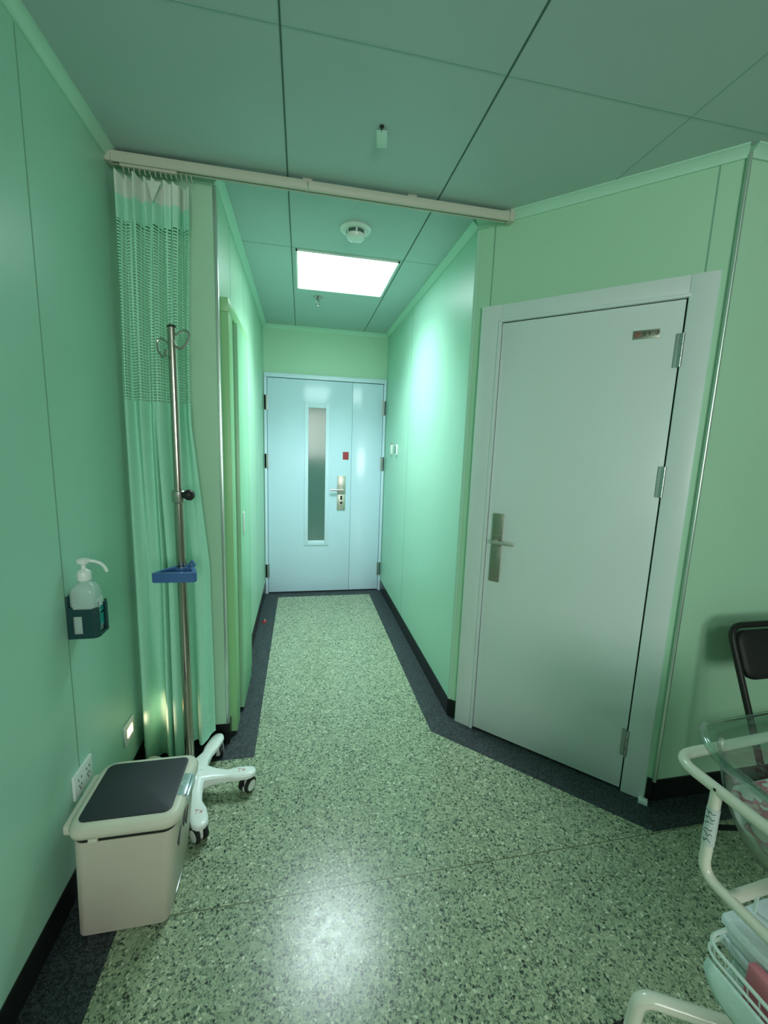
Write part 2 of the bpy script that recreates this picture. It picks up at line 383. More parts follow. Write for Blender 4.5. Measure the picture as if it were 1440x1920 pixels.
# skirting
def base(name, bm, lab): struct(name, bm, m_black, lab, 'baseboard')
base('baseboard_left', box(XL, XL+.004, YB, YC, 0, .10), 'black skirting along the left wall')
b = bmesh.new(); bx(b, XL, XC+.004, YC-.004, YC, 0, .105); bx(b, XC, XC+.004, YC-.004, YE, 0, .105)
base('baseboard_column', b, 'black skirting of the left corridor wall and stub')
base('baseboard_right', box(XR-.004, XR, A.y, YE, 0, .105), 'black skirting of the right corridor wall')
b = bmesh.new(); bx(b, 0, .055, 0, .004, 0, .105, T=TD); bx(b, LD-.022, LD, 0, .004, 0, .105, T=TD)
base('baseboard_slanted', b, 'black skirting stubs either side of the near door')
base('baseboard_back', box(B.x, XF, YR-.006, YR, 0, .10), 'black skirting under the chair wall')
# ceiling moulding
def mould(name, p, q, n, lab):
    """L-shaped cove: n points into the room"""
    p = Vector((*p, CH)); q = Vector((*q, CH)); n = Vector((*n, 0)); b = bmesh.new(); t = bmesh.new()
    prof = [(0, 0), (.034, 0), (.034, -.005), (.028, -.007), (.010, -.026), (.008, -.034), (0, -.034)]
    loops = [[tuple(e + n*u + Vector((0, 0, v))) for u, v in prof] for e in (p, q)]
    loft(b, loops, smooth=False); struct(name, b, m_mould, lab, 'ceiling trim')
k = .0341
mould('trim_2', (XL, YB), (XL, YC), (1, 0), 'pale green ceiling trim above the left wall')
mould('trim_3', (XL, YC), (XC, YC), (0, -1), 'pale green ceiling trim above the stub behind the curtain')
mould('trim_4', (XC, YC-.03), (XC, YE), (1, 0), 'pale green ceiling trim along the corridor left')
mould('trim_5', (XC, YE), (XR, YE), (0, -1), 'pale green ceiling trim over the far door wall')
mould('trim_6', (XR, YE), (XR, A.y-.012), (-1, 0), 'pale green ceiling trim along the corridor right')
mould('trim_7', (A.x, A.y), (B.x, B.y), (ny.x, ny.y), 'pale green ceiling trim above the near white door')
mould('trim_8', (B.x, B.y), (XF, YR), (0, -1), 'pale green ceiling trim above the chair wall')

# ------------------------------------------------------------------ hinge helper (local x across, y out, z up)
def hinge(parent, T, x, z, h=.11, m=None):
    b = bmesh.new()
    for i in range(3):
        tube(b, [(x, .006, z-h/2+i*h/3+.001), (x, .006, z-h/2+(i+1)*h/3-.001)], .008, 12, T=T)
    bx(b, x-.020, x, -.0, .004, z-h/2, z+h/2, T=T); bx(b, x, x+.016, -.0, .004, z-h/2, z+h/2, T=T)
    return link('hinge', b, m or m_hinge, parent)

# ------------------------------------------------------------------ door_2 near door on the slanted wall (local s along wall)
d2 = root('door_2', tuple(A+ex*.35), 'large plain white door with grey hinges in the slanted wall', 'door', kind='structure')
S0, S1, L0, L1, ZT, ZF = .055, LD-.028, .158, .860, 2.085, 2.168
fr = bmesh.new()
bx(fr, S0, L0-.006, -.02, .022, 0, ZF, T=TD, bev=.002); bx(fr, L1+.006, S1, -.02, .022, 0, ZF, T=TD, bev=.002); bx(fr, L0-.006, L1+.006, -.02, .021, ZT+.005, ZF, T=TD, bev=.003)
# inner rebate lip
bx(fr, L0-.016, L0-.003, -.02, .027, 0, ZT+.016, T=TD, bev=.002); bx(fr, L1+.005, L1+.018, -.02, .014, 0, ZT+.016, T=TD, bev=.002); bx(fr, L0-.014, L1+.012, -.02, .027, ZT+.004, ZT+.017, T=TD, bev=.002)
link('door_frame', fr, m_frame, d2)
link('frame_edge', bx(bx(bmesh.new(), S0-.004, S0+.001, -.01, .016, 0, ZF+.004, T=TD), S1-.001, S1+.004, -.01, .016, 0, ZF+.004, T=TD), m_mould, d2)['label'] = 'pale sealant line around the frame'
link('door_gap', bx(bmesh.new(), L0-.004, L1+.006, -.019, .002, .0, ZT+.005, T=TD), m_dark, d2)['label'] = 'dark gap around the door leaf'
link('door_leaf', bx(bmesh.new(), L0, L1, -.01, .012, .008, ZT, T=TD, bev=.0015), m_door, d2)
TH = TD @ Matrix.Translation((0, .013, 0))
for z in (1.90, 1.395, .235): hinge(d2, TH, L1+.004, z, .125)
# lock plate: upper and lower section, lever, cylinder
lp = link('lock_plate', bx(bx(bmesh.new(), L0+.027, L0+.079, .012, .024, 1.030, 1.190, T=TD, bev=.003), L0+.027, L0+.079, .012, .022, .842, 1.027, T=TD, bev=.003), m_lock, d2)
b = bmesh.new(); tube(b, [(L0+.050, .02, 1.052), (L0+.050, .058, 1.052)], .009, 12, T=TD)
bx(b, L0+.042, L0+.150, .050, .064, 1.044, 1.060, T=TD, bev=.003); link('lever_handle', b, m_locks, lp)['label'] = 'satin lever handle'
b = bmesh.new(); tube(b, [(L0+.053, .02, .992), (L0+.053, .027, .992)], .0085, 16, T=TD); bx(b, L0+.049, L0+.057, .02, .027, .966, .99, T=TD, bev=.003); link('key_cylinder', b, m_chrome, lp)
link('seam_line', bx(bmesh.new(), L0+.027, L0+.079, .0235, .0243, 1.083, 1.085, T=TD), m_locks, lp)
# name plate
def text_bm(s, size, T, ext=.0004):
    c = bpy.data.curves.new('txt', 'FONT'); c.body = s; c.size = size; c.extrude = ext; c.align_x = 'CENTER'; c.align_y = 'CENTER'
    o = bpy.data.objects.new('txt', c); COL.objects.link(o); dg = bpy.context.evaluated_depsgraph_get(); dg.update()
    me = bpy.data.meshes.new_from_object(o.evaluated_get(dg)); b = bmesh.new(); b.from_mesh(me); bpy.data.objects.remove(o); bpy.data.meshes.remove(me)
    bmesh.ops.transform(b, matrix=T, verts=b.verts[:]); return b
def face_T(T, x, y, z, flip=True):   # text lies in local xz plane, facing local +y; local x runs to the reader's right
    return T @ Matrix.Translation((x, y, z)) @ Matrix.Rotation(math.radians(90), 4, 'X')
pc = L1-.118; pz = 1.972
pl_ = link('name_plate', bx(bmesh.new(), pc-.045, pc+.045, .012, .0145, pz-.0165, pz+.0165, T=TD, bev=.0008), m_lock, d2)
TX = TD @ Matrix.Diagonal((1, 1, 1, 1))
link('plate_text', text_bm('安制康', .021, TD @ Matrix.Translation((pc+.016, .0150, pz)) @ Matrix(((1, 0, 0, 0), (0, 0, 1, 0), (0, 1, 0, 0), (0, 0, 0, 1)))), m_dark, pl_)['label'] = 'black characters on the plate'
b = bmesh.new(); pts = [(pc-.027+.013*math.cos(a), .0152, pz+.0085*math.sin(a)) for a in [2*math.pi*i/24 for i in range(24)]]
tube(b, pts, .0010, 6, closed=True, T=TD); tube(b, [(pc-.033, .0152, pz-.004), (pc-.028, .0152, pz+.005), (pc-.026, .0152, pz-.002), (pc-.021, .0152, pz+.004)], .0018, 6, T=TD)
link('plate_emblem', b, m_redink, pl_)['label'] = 'small dark red oval emblem'
link('floor_stub', bx(bmesh.new(), LD-.045, LD-.01, .022, .05, 0, .018, T=TD, bev=.002), m_frame, d2)

# ------------------------------------------------------------------ door_1 far end double door (local: x world, y out toward -Y)
TE = Matrix.Translation((0, YE, 0)) @ Matrix.Diagonal((1, -1, 1, 1))
d1 = root('door_1', (.24, YE, 0), 'far bluish white double door with a tall narrow glass panel', 'door', kind='structure')
fr = bmesh.new(); bx(fr, XC+.006, -.318, 0, .03, 0, 2.095, T=TE, bev=.002); bx(fr, .790, XR-.004, 0, .03, 0, 2.095, T=TE, bev=.002); bx(fr, XC+.006, XR-.004, 0, .03, 2.0955, 2.135, T=TE, bev=.002)
link('door_frame', fr, m_frameb, d1)
link('door_gap', bx(bmesh.new(), -.32, .792, 0, .008, 0, 2.097, T=TE), m_dark, d1)
dl = link('door_leaf', bx(bmesh.new(), -.314, .4845, .005, .022, .012, 2.09, T=TE, bev=.002), m_doorb, d1)
dl['label'] = 'wide left leaf with glass panel'
d_r = link('door_leaf', bx(bmesh.new(), .4865, .786, .005, .021, .012, 2.09, T=TE, bev=.002), m_doorb, d1); d_r['label'] = 'narrow right leaf'
G0, G1, GZ0, GZ1 = .028, .268, .49, 1.885
b = bmesh.new(); fw_ = .038
for x0, x1, z0, z1 in ((G0, G0+fw_, GZ0, GZ1), (G1-fw_, G1, GZ0, GZ1), (G0+fw_, G1-fw_, GZ0, GZ0+.05), (G0+fw_, G1-fw_, GZ1-.05, GZ1)): bx(b, x0, x1, .02, .030, z0, z1, T=TE, bev=.003)
link('glass_frame', b, m_frameb, dl)
link('glass_panel', bx(bmesh.new(), G0+fw_, G1-fw_, .021, .024, GZ0+.05, GZ1-.05, T=TE), m_glassdark, dl)['label'] = 'dark glass panel'
b = bmesh.new()
for x in (G0+.015, G1-.015):
    for z in (GZ0+.12, 1.15, GZ1-.12): tube(b, [(x, .029, z), (x, .0315, z)], .004, 8, T=TE)
link('screw', b, m_hinge, dl)
link('sticker', bx(bmesh.new(), .400, .458, .0215, .0228, 1.352, 1.428, T=TE), m_red, dl)['label'] = 'small dark red square sticker'
lp = link('lock_plate', bx(bx(bmesh.new(), .350, .432, .021, .034, 1.015, 1.195, T=TE, bev=.004), .350, .432, .021, .032, .850, 1.01, T=TE, bev=.004), m_locks, dl)
b = bmesh.new(); tube(b, [(.40, .03, 1.055), (.40, .065, 1.055)], .011, 12, T=TE); tube(b, [(.41, .065, 1.055), (.28, .065, 1.055)], .010, 12, T=TE); link('lever_handle', b, m_steel, lp)
b = bmesh.new(); tube(b, [(.391, .031, .985), (.391, .035, .985)], .012, 16, T=TE); tube(b, [(.391, .031, .965), (.391, .035, .965)], .012, 16, T=TE); tube(b, [(.391, .031, .925), (.391, .040, .925)], .012, 16, T=TE); tube(b, [(.391, .031, .893), (.391, .034, .893)], .004, 8, T=TE)
link('key_cylinder', b, m_dark, lp)
TH = TE @ Matrix.Translation((0, .026, 0))
for x, zs in ((-.322, (1.865, 1.32, .235)), (.796, (1.865, 1.32, .235))):
    for z in zs: hinge(d1, TH, x, z, .135)

# ------------------------------------------------------------------ door_3 green door on the corridor's left wall
d3 = root('door_3', (XC, 2.4, 0), 'green boarded door edge on along the left corridor wall', 'door', kind='structure')
b = bmesh.new(); bx(b, XC-.01, -.318, 2.055, 2.16, .02, 2.06, bev=.002); bx(b, XC-.01, -.318, 2.63, 2.72, .02, 2.06, bev=.002); bx(b, XC-.01, -.318, 2.055, 2.72, 2.0605, 2.12, bev=.002)
link('door_frame', b, m_green, d3)
link('door_gap', box(XC, -.340, 2.16, 2.28, .02, 2.06), m_dark, d3)
lf = link('door_leaf', box(-.345, -.309, 2.255, 2.60, .02, 2.065, bev=.002), m_greenf, d3)
link('door_handle', box(-.310, -.303, 2.325, 2.36, 1.0, 1.12, bev=.002), m_whiteg, lf)['label'] = 'pale recessed pull plate'

# ------------------------------------------------------------------ ceiling fittings
cl = root('ceiling_light', (.26, 2.86, CH), 'glowing white square ceiling light panel in the corridor', 'ceiling light')
b = bmesh.new()
for x0, x1, y0, y1 in ((-.036, -.026, 2.562, 3.158), (.548, .558, 2.562, 3.158), (-.036, .558, 2.562, 2.572), (-.036, .558, 3.148, 3.158)): bx(b, x0, x1, y0, y1, CH-.008, CH+.004)
link('frame', b, m_white, cl)
link('diffuser', box(-.027, .549, 2.571, 3.149, CH-.006, CH+.002), m_panel, cl)
sm = root('smoke_detector', (.261, 2.262, CH), 'round white smoke detector on the ceiling before the light', 'smoke detector')
link('base', lathe(bmesh.new(), [(.078, 0), (.078, -.006), (.072, -.012), (.05, -.014)][::-1], .261, 2.262, CH), m_white, sm)
b = lathe(bmesh.new(), [(.046, -.010), (.047, -.032)], .261, 2.262, CH); link('sensor_chamber', b, m_cdark, sm)
b = lathe(bmesh.new(), [(.0, -.052), (.030, -.051), (.042, -.046), (.047, -.036), (.047, -.030)], .261, 2.262, CH)
for i in range(6):
    a = i*math.pi/3+.5; bx(b, -.004, .004, -.002, .002, CH-.034, CH-.01, T=Matrix.Translation((.261+.047*math.cos(a), 2.262+.047*math.sin(a), 0)) @ Matrix.Rotation(a+math.pi/2, 4, 'Z'))
link('cap', b, m_white, sm)
sk = root('sprinkler', (.114, 3.31, CH), 'small chrome fire sprinkler hanging from the corridor ceiling', 'sprinkler')
link('escutcheon', lathe(bmesh.new(), [(.034, 0), (.034, -.004), (.02, -.010), (.012, -.012)][::-1], .114, 3.31, CH), m_chrome, sk)
b = tube(bmesh.new(), [(.114, 3.31, CH-.008), (.114, 3.31, CH-.028)], .010, 12)
tube(b, fillet([(.105, 3.31, CH-.028), (.098, 3.31, CH-.045), (.112, 3.31, CH-.062)], .01), .0025, 8); tube(b, fillet([(.123, 3.31, CH-.028), (.130, 3.31, CH-.045), (.116, 3.31, CH-.062)], .01), .0025, 8)
link('nozzle', b, m_chrome, sk)
link('deflector', lathe(bmesh.new(), [(.017, -.066), (.017, -.063), (.004, -.060)], .114, 3.31, CH, 20), m_hinge, sk)
tg = root('ceiling_tag', (.262, 1.565, CH), 'small translucent tag hanging from a dark hole in the ceiling', 'tag')
link('hole_plug', tube(bmesh.new(), [(.261, 1.567, CH-.003), (.261, 1.567, CH+.003)], .0075, 16), m_dark, tg)['label'] = 'small dark hole'
TG = Matrix.Translation((.2615, 1.570, CH-.006)) @ Matrix.Rotation(math.radians(-12), 4, 'Z') @ Matrix.Rotation(math.radians(-22), 4, 'X')
link('tag_card', bx(bmesh.new(), -.018, .018, .004, .060, -.002, 0, T=TG, bev=.0008), mat('tag_plastic', (.50, .78, .66), .4), tg)
link('wire', tube(bmesh.new(), [(.261, 1.567, CH), (.2615, 1.572, CH-.006), (.262, 1.578, CH-.010)], .0022, 6), m_dark, tg)

# ------------------------------------------------------------------ curtain rail + curtain
RY, RZ = 1.925, 2.532
rail = root('curtain_rail', (XL, RY, RZ), 'off white curtain rail spanning the room under the ceiling', 'curtain rail')
xe = DS-RY
b = bmesh.new(); pf = [(-.019, .016), (-.019, -.006), (-.012, -.017), (-.006, -.017), (-.006, -.010), (.006, -.010), (.006, -.017), (.012, -.017), (.019, -.006), (.019, .016), (.012, .019), (-.012, .019)]
loft(b, [[(x, RY+u, RZ+v) for u, v in pf] for x in (XL+.012, .02)], smooth=False); loft(b, [[(x, RY+u, RZ+v) for u, v in pf] for x in (.023, xe-.03)], smooth=False)
link('track', b, m_rail, rail)
for x0, x1 in ((XL, XL+.02), (xe-.036, xe-.014)): link('end_bracket', box(x0, x1, RY-.024, RY+.024, RZ-.022, CH, bev=.003), m_rail, rail)
for x in (.02, .46): link('ceiling_clip', box(x-.02, x+.02, RY-.012, RY+.012, RZ+.015, CH, bev=.002), m_rail, rail)
link('glider_carrier', box(XL+.045, -.475, RY-.008, RY+.008, RZ-.027, RZ-.017, bev=.002), m_rail, rail)
for i in range(14):
    x = XL+.055+i*.0185
    link('glider', tube(bmesh.new(), fillet([(x, RY, RZ-.022), (x+.002, RY-.001, RZ-.040), (x+.006, RY-.004, RZ-.046)], .006), .0022, 6), m_rail, rail)

def csurf(u, z):
    """curtain surface; u 0..1 left to right, z height"""
    t = max(0, min(1, (2.49-z)/2.45))
    xl = -.700-.019*min(1, t*3); xr = -.424 - .028*math.sin(min(1, t/.36)*math.pi/2) + .050*max(0, min(1, (t-.38)/.25))
    x = xl+(xr-xl)*u
    s1 = math.sin(2*math.pi*(8.5*u+.25*math.sin(5*u)+.12*math.sin(3*z)))
    s2 = math.sin(2*math.pi*(5.2*u+.35*math.sin(4.3*u+.6)+.05*math.sin(2*z)))
    s3 = math.sin(2*math.pi*(3.0*u+.16*math.sin(6*u)+.28))
    w1 = max(0, 1-t*2.2); w3 = max(0, min(1, (t-.35)/.5)); w2 = max(0, 1-w1*.6-w3)
    off = .020*w1*s1 + .026*w2*s2 + .042*w3*(math.copysign(abs(s3)**.75, s3)) + .006*math.sin(2*math.pi*17*u+4*z)*max(0, 1-t*3)
    x += .006*math.cos(2*math.pi*8.5*u)*w1
    g = max(0, min(1, (t-.30)/.25))
    off += g*(.055*math.exp(-((u-.47)/.014)**2) + .04*math.exp(-((u-.66)/.014)**2) - .016*math.exp(-((u-.42)/.035)**2) - .014*math.exp(-((u-.56)/.05)**2))
    return Vector((x, 1.925+off-.02*w3, z))
def curtain_part(name, z0f, z1f, m, parent, nu=170, nz=40, thick=True):
    b = bmesh.new(); uvl = b.loops.layers.uv.new('UVMap'); us = [i/nu for i in range(nu+1)]
    sl = [0]; 
    for i in range(nu): sl.append(sl[-1]+(csurf(us[i+1], 2.0)-csurf(us[i], 2.0)).length)
    G = [[b.verts.new(csurf(u, z0f(u)+(z1f(u)-z0f(u))*j/nz)) for j in range(nz+1)] for u in us]
    for i in range(nu):
        for j in range(nz):
            f = b.faces.new((G[i][j], G[i+1][j], G[i+1][j+1], G[i][j+1])); f.smooth = True
            for lp_, (ii, jj) in zip(f.loops, ((i, j), (i+1, j), (i+1, j+1), (i, j+1))):
                lp_[uvl].uv = (sl[ii]*1.0, G[ii][jj].co.z)
    o = link(name, b, m, parent, sharp=180)
    return o
cu = root('curtain', (-.58, 1.925, 0), 'mint green hospital curtain with net upper band, gathered at the left', 'curtain')
def topz(u): return 2.478 - .016*u + .014*abs(math.sin(2*math.pi*4.25*u+.4)) - .012*math.sin(9*u)**2
def hz(u): return 2.405-.022*u
def nz1(u): return 2.318-.006*u
def nz0(u): return 1.652-.01*u
curtain_part('heading_band', hz, topz, m_head, cu, nz=10)
curtain_part('upper_band', nz1, hz, m_cloth, cu, nz=6)
curtain_part('net_panel', nz0, nz1, m_net, cu, nz=40)
lw = curtain_part('drape', lambda u: .018+.092*max(0, min(1, (u-.45)*2.2)), nz0, m_cloth, cu, nz=60)
b = bmesh.new(); pts = [csurf(i/120, .118+.087*max(0, min(1, (i/120-.45)*2.2)))+Vector((0, -.0012, 0)) for i in range(121)]
tube(b, pts, .0010, 5); link('hem_stitch', b, m_head, cu)
# little white ruffle flap of the heading
def flap(u0, u1, z0):
    b = bmesh.new(); p = [csurf(u0, 2.462)+Vector((0, -.03, 0)), csurf(u1, 2.468)+Vector((0, -.03, 0)), csurf((u0*.3+u1*.7), z0)+Vector((0, -.026, 0))]
    v = [b.verts.new(q) for q in p]; v2 = [b.verts.new(q+Vector((0, .003, 0))) for q in p]
    b.faces.new(v); b.faces.new(v2[::-1])
    for i in range(3): b.faces.new((v[i], v[(i+1) % 3], v2[(i+1) % 3], v2[i]))
    bmesh.ops.recalc_face_normals(b, faces=b.faces[:]); return b
link('heading_fold', flap(.44, .60, 2.375), m_head, cu)

# ------------------------------------------------------------------ IV stand
PX, PY = -.455, 1.690
iv = root('iv_stand', (PX, PY, 0), 'steel drip pole on a white wheeled star base with a blue handle', 'drip stand')
link('lower_pole', tube(bmesh.new(), [(PX, PY, .10), (PX, PY, 1.275)], .0180, 24), m_chrome, iv)
link('upper_pole', tube(bmesh.new(), [(PX, PY, 1.26), (PX, PY, 1.893)], .0145, 24), m_chrome, iv)
link('pole_cap', lathe(bmesh.new(), [(.0155, 0), (.0155, .005), (.009, .010), (0, .011)], PX, PY, 1.889, 20), m_rubber, iv)['label'] = 'black pole cap'
b = bmesh.new()
for sgn, dz in ((1, 0), (-1, -.03)):
    d = Vector((.80*sgn, -.2*sgn+.25, 0)).normalized(); o0 = Vector((PX, PY, 1.862+dz))
    p = [(0, 0), (.018, .004), (.045, .022), (.062, .010), (.056, -.025), (.034, -.050), (.020, -.042), (.014, -.025)]
    tube(b, fillet([o0+d*u+Vector((0, -.006*i, v)) for i, (u, v) in enumerate(p)], .012, k=4), .0045, 8)
link('bag_hook', b, m_steel, iv)
cl_ = link('height_clamp', lathe(bmesh.new(), [(.0165, 0), (.022, .004), (.0235, .008), (.0235, .045), (.020, .049), (.013, .049)], PX, PY, 1.258, 24), m_steel, iv)
kd = Vector((.93, -.36, 0)).normalized(); kb = Vector((PX, PY, 1.292))
b = tube(bmesh.new(), [kb+kd*.018, kb+kd*.032], .006, 12); 
tube(b, [kb+kd*.028, kb+kd*.030, kb+kd*.040, kb+kd*.052, kb+kd*.060, kb+kd*.063], [.004, .016, .0205, .020, .013, .002], 20)
link('clamp_knob', b, m_rubber, cl_)['label'] = 'round black knob'
# blue D handle around pole, lying flat, front bar facing the viewer
HZ = .990; b = bmesh.new()
def hp(x, y): 
    c_, s_ = math.cos(math.radians(-2)), math.sin(math.radians(-2)); x *= .86; y *= .86; return (PX+x*c_-y*s_, PY+x*s_+y*c_)
outer = [hp(*p) for p in ((-.084, -.098), (.078, -.098), (.086, -.088), (.084, -.072), (.052, .010), (.030, .030), (-.030, .030), (-.044, .012), (-.094, -.080), (-.094, -.092))]
inner1 = [hp(*p) for p in ((-.066, -.074), (-.022, -.074), (.030, -.074), (.064, -.072), (.038, -.014), (.022, -.016), (-.022, -.016), (-.036, -.012), (-.070, -.066), (-.070, -.072))]
t = bmesh.new(); h2 = .018
R = [[t.verts.new((x, y, z)) for x, y in pl] for pl, z in ((outer, HZ-h2), (outer, HZ+h2), (inner1, HZ+h2), (inner1, HZ-h2))]
for i in range(4):
    Aa, Bb = R[i], R[(i+1) % 4]
    for j in range(10): t.faces.new((Aa[j], Aa[(j+1) % 10], Bb[(j+1) % 10], Bb[j]))
bmesh.ops.recalc_face_normals(t, faces=t.faces[:]); bmesh.ops.bevel(t, geom=t.edges[:], offset=.002, segments=2, affect='EDGES')
merge(b, t); lathe(b, [(.0185, -.02), (.026, -.02), (.026, .02), (.0185, .02)], PX, PY, HZ, 24)
bh = link('grip_handle', b, m_blue, iv); bh['label'] = 'blue plastic push handle'
link('grip_lever', tube(bmesh.new(), [(PX+.022, PY+.010, HZ+.02), (PX+.036, PY+.012, HZ+.036), (PX+.046, PY+.012, HZ+.018)], [.006, .009, .006], 10), m_blue, bh)
# star base
LEGS = [(0, .235), (-69, .240), (75, .245), (146, .225), (-140, .225)]
b = lathe(bmesh.new(), [(.052, .062), (.056, .088), (.044, .104), (.032, .114), (.030, .142), (.024, .147), (.017, .147)], PX, PY, 0, 32)
hub = link('base_hub', b, m_white, iv)
for i, (a, L_) in enumerate(LEGS):
    Tl = Matrix.Translation((PX, PY, 0)) @ Matrix.Rotation(math.radians(a), 4, 'Z'); b = bmesh.new()
    secs = [(.02, .058, .062, .112), (.055, .046, .063, .108), (.095, .031, .062, .100), (.145, .023, .062, .091), (.165, .027, .064, .091), (.185, .031, .066, .092), (L_-.006, .031, .067, .092), (L_+.012, .027, .068, .091), (L_+.024, .019, .070, .090), (L_+.029, .010, .072, .088)]
    loops = []
    for x, w_, z0, z1 in secs:
        loops.append([(x, -w_, z0+.004), (x, -w_, z1-.008), (x, -w_*.8, z1-.002), (x, -w_*.5, z1), (x, w_*.5, z1), (x, w_*.8, z1-.002), (x, w_, z1-.008), (x, w_, z0+.004), (x, w_*.8, z0), (x, -w_*.8, z0)])
    loft(b, loops, Tl)
    lg = link('base_leg', b, m_white, iv)
    # castor: fork, two tyres, two discs
    Tc = Tl @ Matrix.Translation((L_, 0, 0)) @ Matrix.Rotation(math.radians((55, 20, 30, 10, 70)[i]), 4, 'Z')
    b = bmesh.new(); tube(b, [(0, 0, .076), (0, 0, .045)], .010, 12, T=Tc); bx(b, -.022, .012, -.006, .006, .018, .052, T=Tc, bev=.002); bx(b, -.030, -.012, -.009, .009, .008, .026, T=Tc, bev=.002)
    cs = link('castor', b, m_white, iv)
    for s in (-1, 1):
        link('tyre', tube(bmesh.new(), [(-.008, s*.009, .032), (-.008, s*.011, .032), (-.008, s*.021, .032), (-.008, s*.024, .032)], [.027, .032, .032, .028], 24, T=Tc), m_rubber, cs)
        link('wheel_disc', tube(bmesh.new(), [(-.008, s*.0235, .032), (-.008, s*.0255, .032)], .0225, 24, T=Tc), m_whiteg, cs)
    if i in (0, 1):   # red TX written on the leg top
        def seg(pts): 
            return [(x, y, .0925) for x, y in pts]
        rot = 90 if i == 1 else 90
        Tm = Tl @ Matrix.Translation((.205, 0, 0)) @ Matrix.Rotation(math.radians(66-8 if i == 1 else -8), 4, 'Z')
        b = bmesh.new()
        for st in ([(-.017, .010), (-.002, .011)], [(-.009, .0105), (-.008, -.008)], [(.003, .010), (.014, -.001)], [(.014, .010), (.004, -.002)]): tube(b, seg(st), .0009, 5, T=Tm)
        link('marker_writing', b, m_redink, lg)['label'] = 'red handwritten TX'

# ------------------------------------------------------------------ waste bin
bn = root('waste_bin', (-.53, 1.31, 0), 'cream pedal bin with a charcoal lid insert beside the wall', 'bin')
def rl(x0, x1, y0, y1, r, z): return [(x, y, z) for x, y in rrect(x0, x1, y0, y1, r)]
b = loft(bmesh.new(), [rl(-.646, -.412, 1.196, 1.416, .02, .001), rl(-.656, -.402, 1.188, 1.425, .024, .010), rl(-.652, -.370, 1.186, 1.440, .035, .315), rl(-.652, -.370, 1.186, 1.440, .035, .332)])
link('body', b, m_bin, bn, sharp=50)
link('dark_gap', loft(bmesh.new(), [rl(-.648, -.372, 1.188, 1.436, .033, .325), rl(-.648, -.372, 1.188, 1.436, .033, .355)]), m_dark, bn)['label'] = 'black gap under the lid'
b = loft(bmesh.new(), [rl(-.654, -.364, 1.184, 1.446, .04, .346), rl(-.662, -.355, 1.177, 1.452, .045, .351), rl(-.664, -.352, 1.175, 1.454, .045, .366), rl(-.660, -.357, 1.179, 1.450, .045, .378), rl(-.650, -.368, 1.188, 1.440, .04, .384), rl(-.642, -.380, 1.198, 1.428, .03, .385)])
lid = link('lid', b, m_lid, bn, sharp=60)
link('lid_insert', loft(bmesh.new(), [rl(-.640, -.384, 1.203, 1.430, .022, .380), rl(-.640, -.384, 1.203, 1.430, .022, .3865), rl(-.636, -.388, 1.207, 1.426, .020, .388)]), m_insert, lid, sharp=60)['label'] = 'charcoal flat insert'
b = bx(bmesh.new(), -.383, -.357, 1.262, 1.352, .374, .3875, bev=.003); bx(b, -.3565, -.349, 1.262, 1.352, .352, .382, bev=.003)
pd_ = link('press_pad', b, m_pad, lid); pd_['label'] = 'shiny silver press pad'
link('pad_mark', tube(bmesh.new(), [(-.370+.009*math.cos(a), 1.307+.009*math.sin(a), .3882) for a in [i*math.pi/8 for i in range(16)]], .0008, 5, closed=True), m_white, pd_)
link('hinge_block', box(-.684, -.650, 1.215, 1.42, .334, .366, bev=.008), m_lid, bn)
link('lid_catch', box(-.60, -.575, 1.176, 1.186, .336, .350, bev=.002), m_lid, lid)
Tp = Matrix.Translation((-.393, 1.31, 0)) @ Matrix.Rotation(math.radians(7.0), 4, 'Y')
b = bmesh.new(); tube(b, [(.003+.0*math.sin(a), .055*math.cos(a), .055+.055*abs(math.sin(a))) for a in [i*math.pi/14 for i in range(15)]], .0022, 6, T=Matrix.Translation((-.408, 1.31, .01)))
bx(b, -.410, -.398, 1.265, 1.355, .012, .022, bev=.004); link('foot_pedal', b, m_hinge, bn)
b = bmesh.new()
for k_, (u0, z0) in enumerate(((-.05, .215), (.0, .235), (.04, .205))):
    xx = lambda z: -.402+.032*(z-.01)/.305+.0015
    tube(b, [(xx(z0), 1.30+u0, z0), (xx(z0+.035), 1.30+u0-.02, z0+.035), (xx(z0+.07), 1.30+u0+.004, z0+.07)], [.0012, .0045, .0012], 6)
link('printed_mark', b, m_insert, bn)['label'] = 'dark printed strokes on the front'

# ------------------------------------------------------------------ sanitizer bottle in its holder
sh = root('bottle_holder', (XL, 1.44, .86), 'dark teal open wall holder carrying the sanitizer bottle', 'holder')
HX0, HX1, HY0, HY1, HB, HT = XL+.002, -.632, 1.402, 1.476, .862, .958
b = bmesh.new(); th = .004
bx(b, HX0, HX0+th, HY0, HY1, HB, 1.0, bev=.001)                   # back plate
bx(b, HX0, HX1-.012, HY0, HY1, HB, HB+th)                          # bottom
# near side panel with window
bx(b, HX0+th, HX0+.016, HY0, HY0+th, HB+th, HT+.008); bx(b, HX0+.016, HX0+.042, HY0, HY0+th, HB+th, HB+.014); bx(b, HX0+.016, HX0+.042, HY0, HY0+th, HT-.022, HT)
bx(b, HX0+.042, HX1-.014, HY0, HY0+th, HB+th, HT)
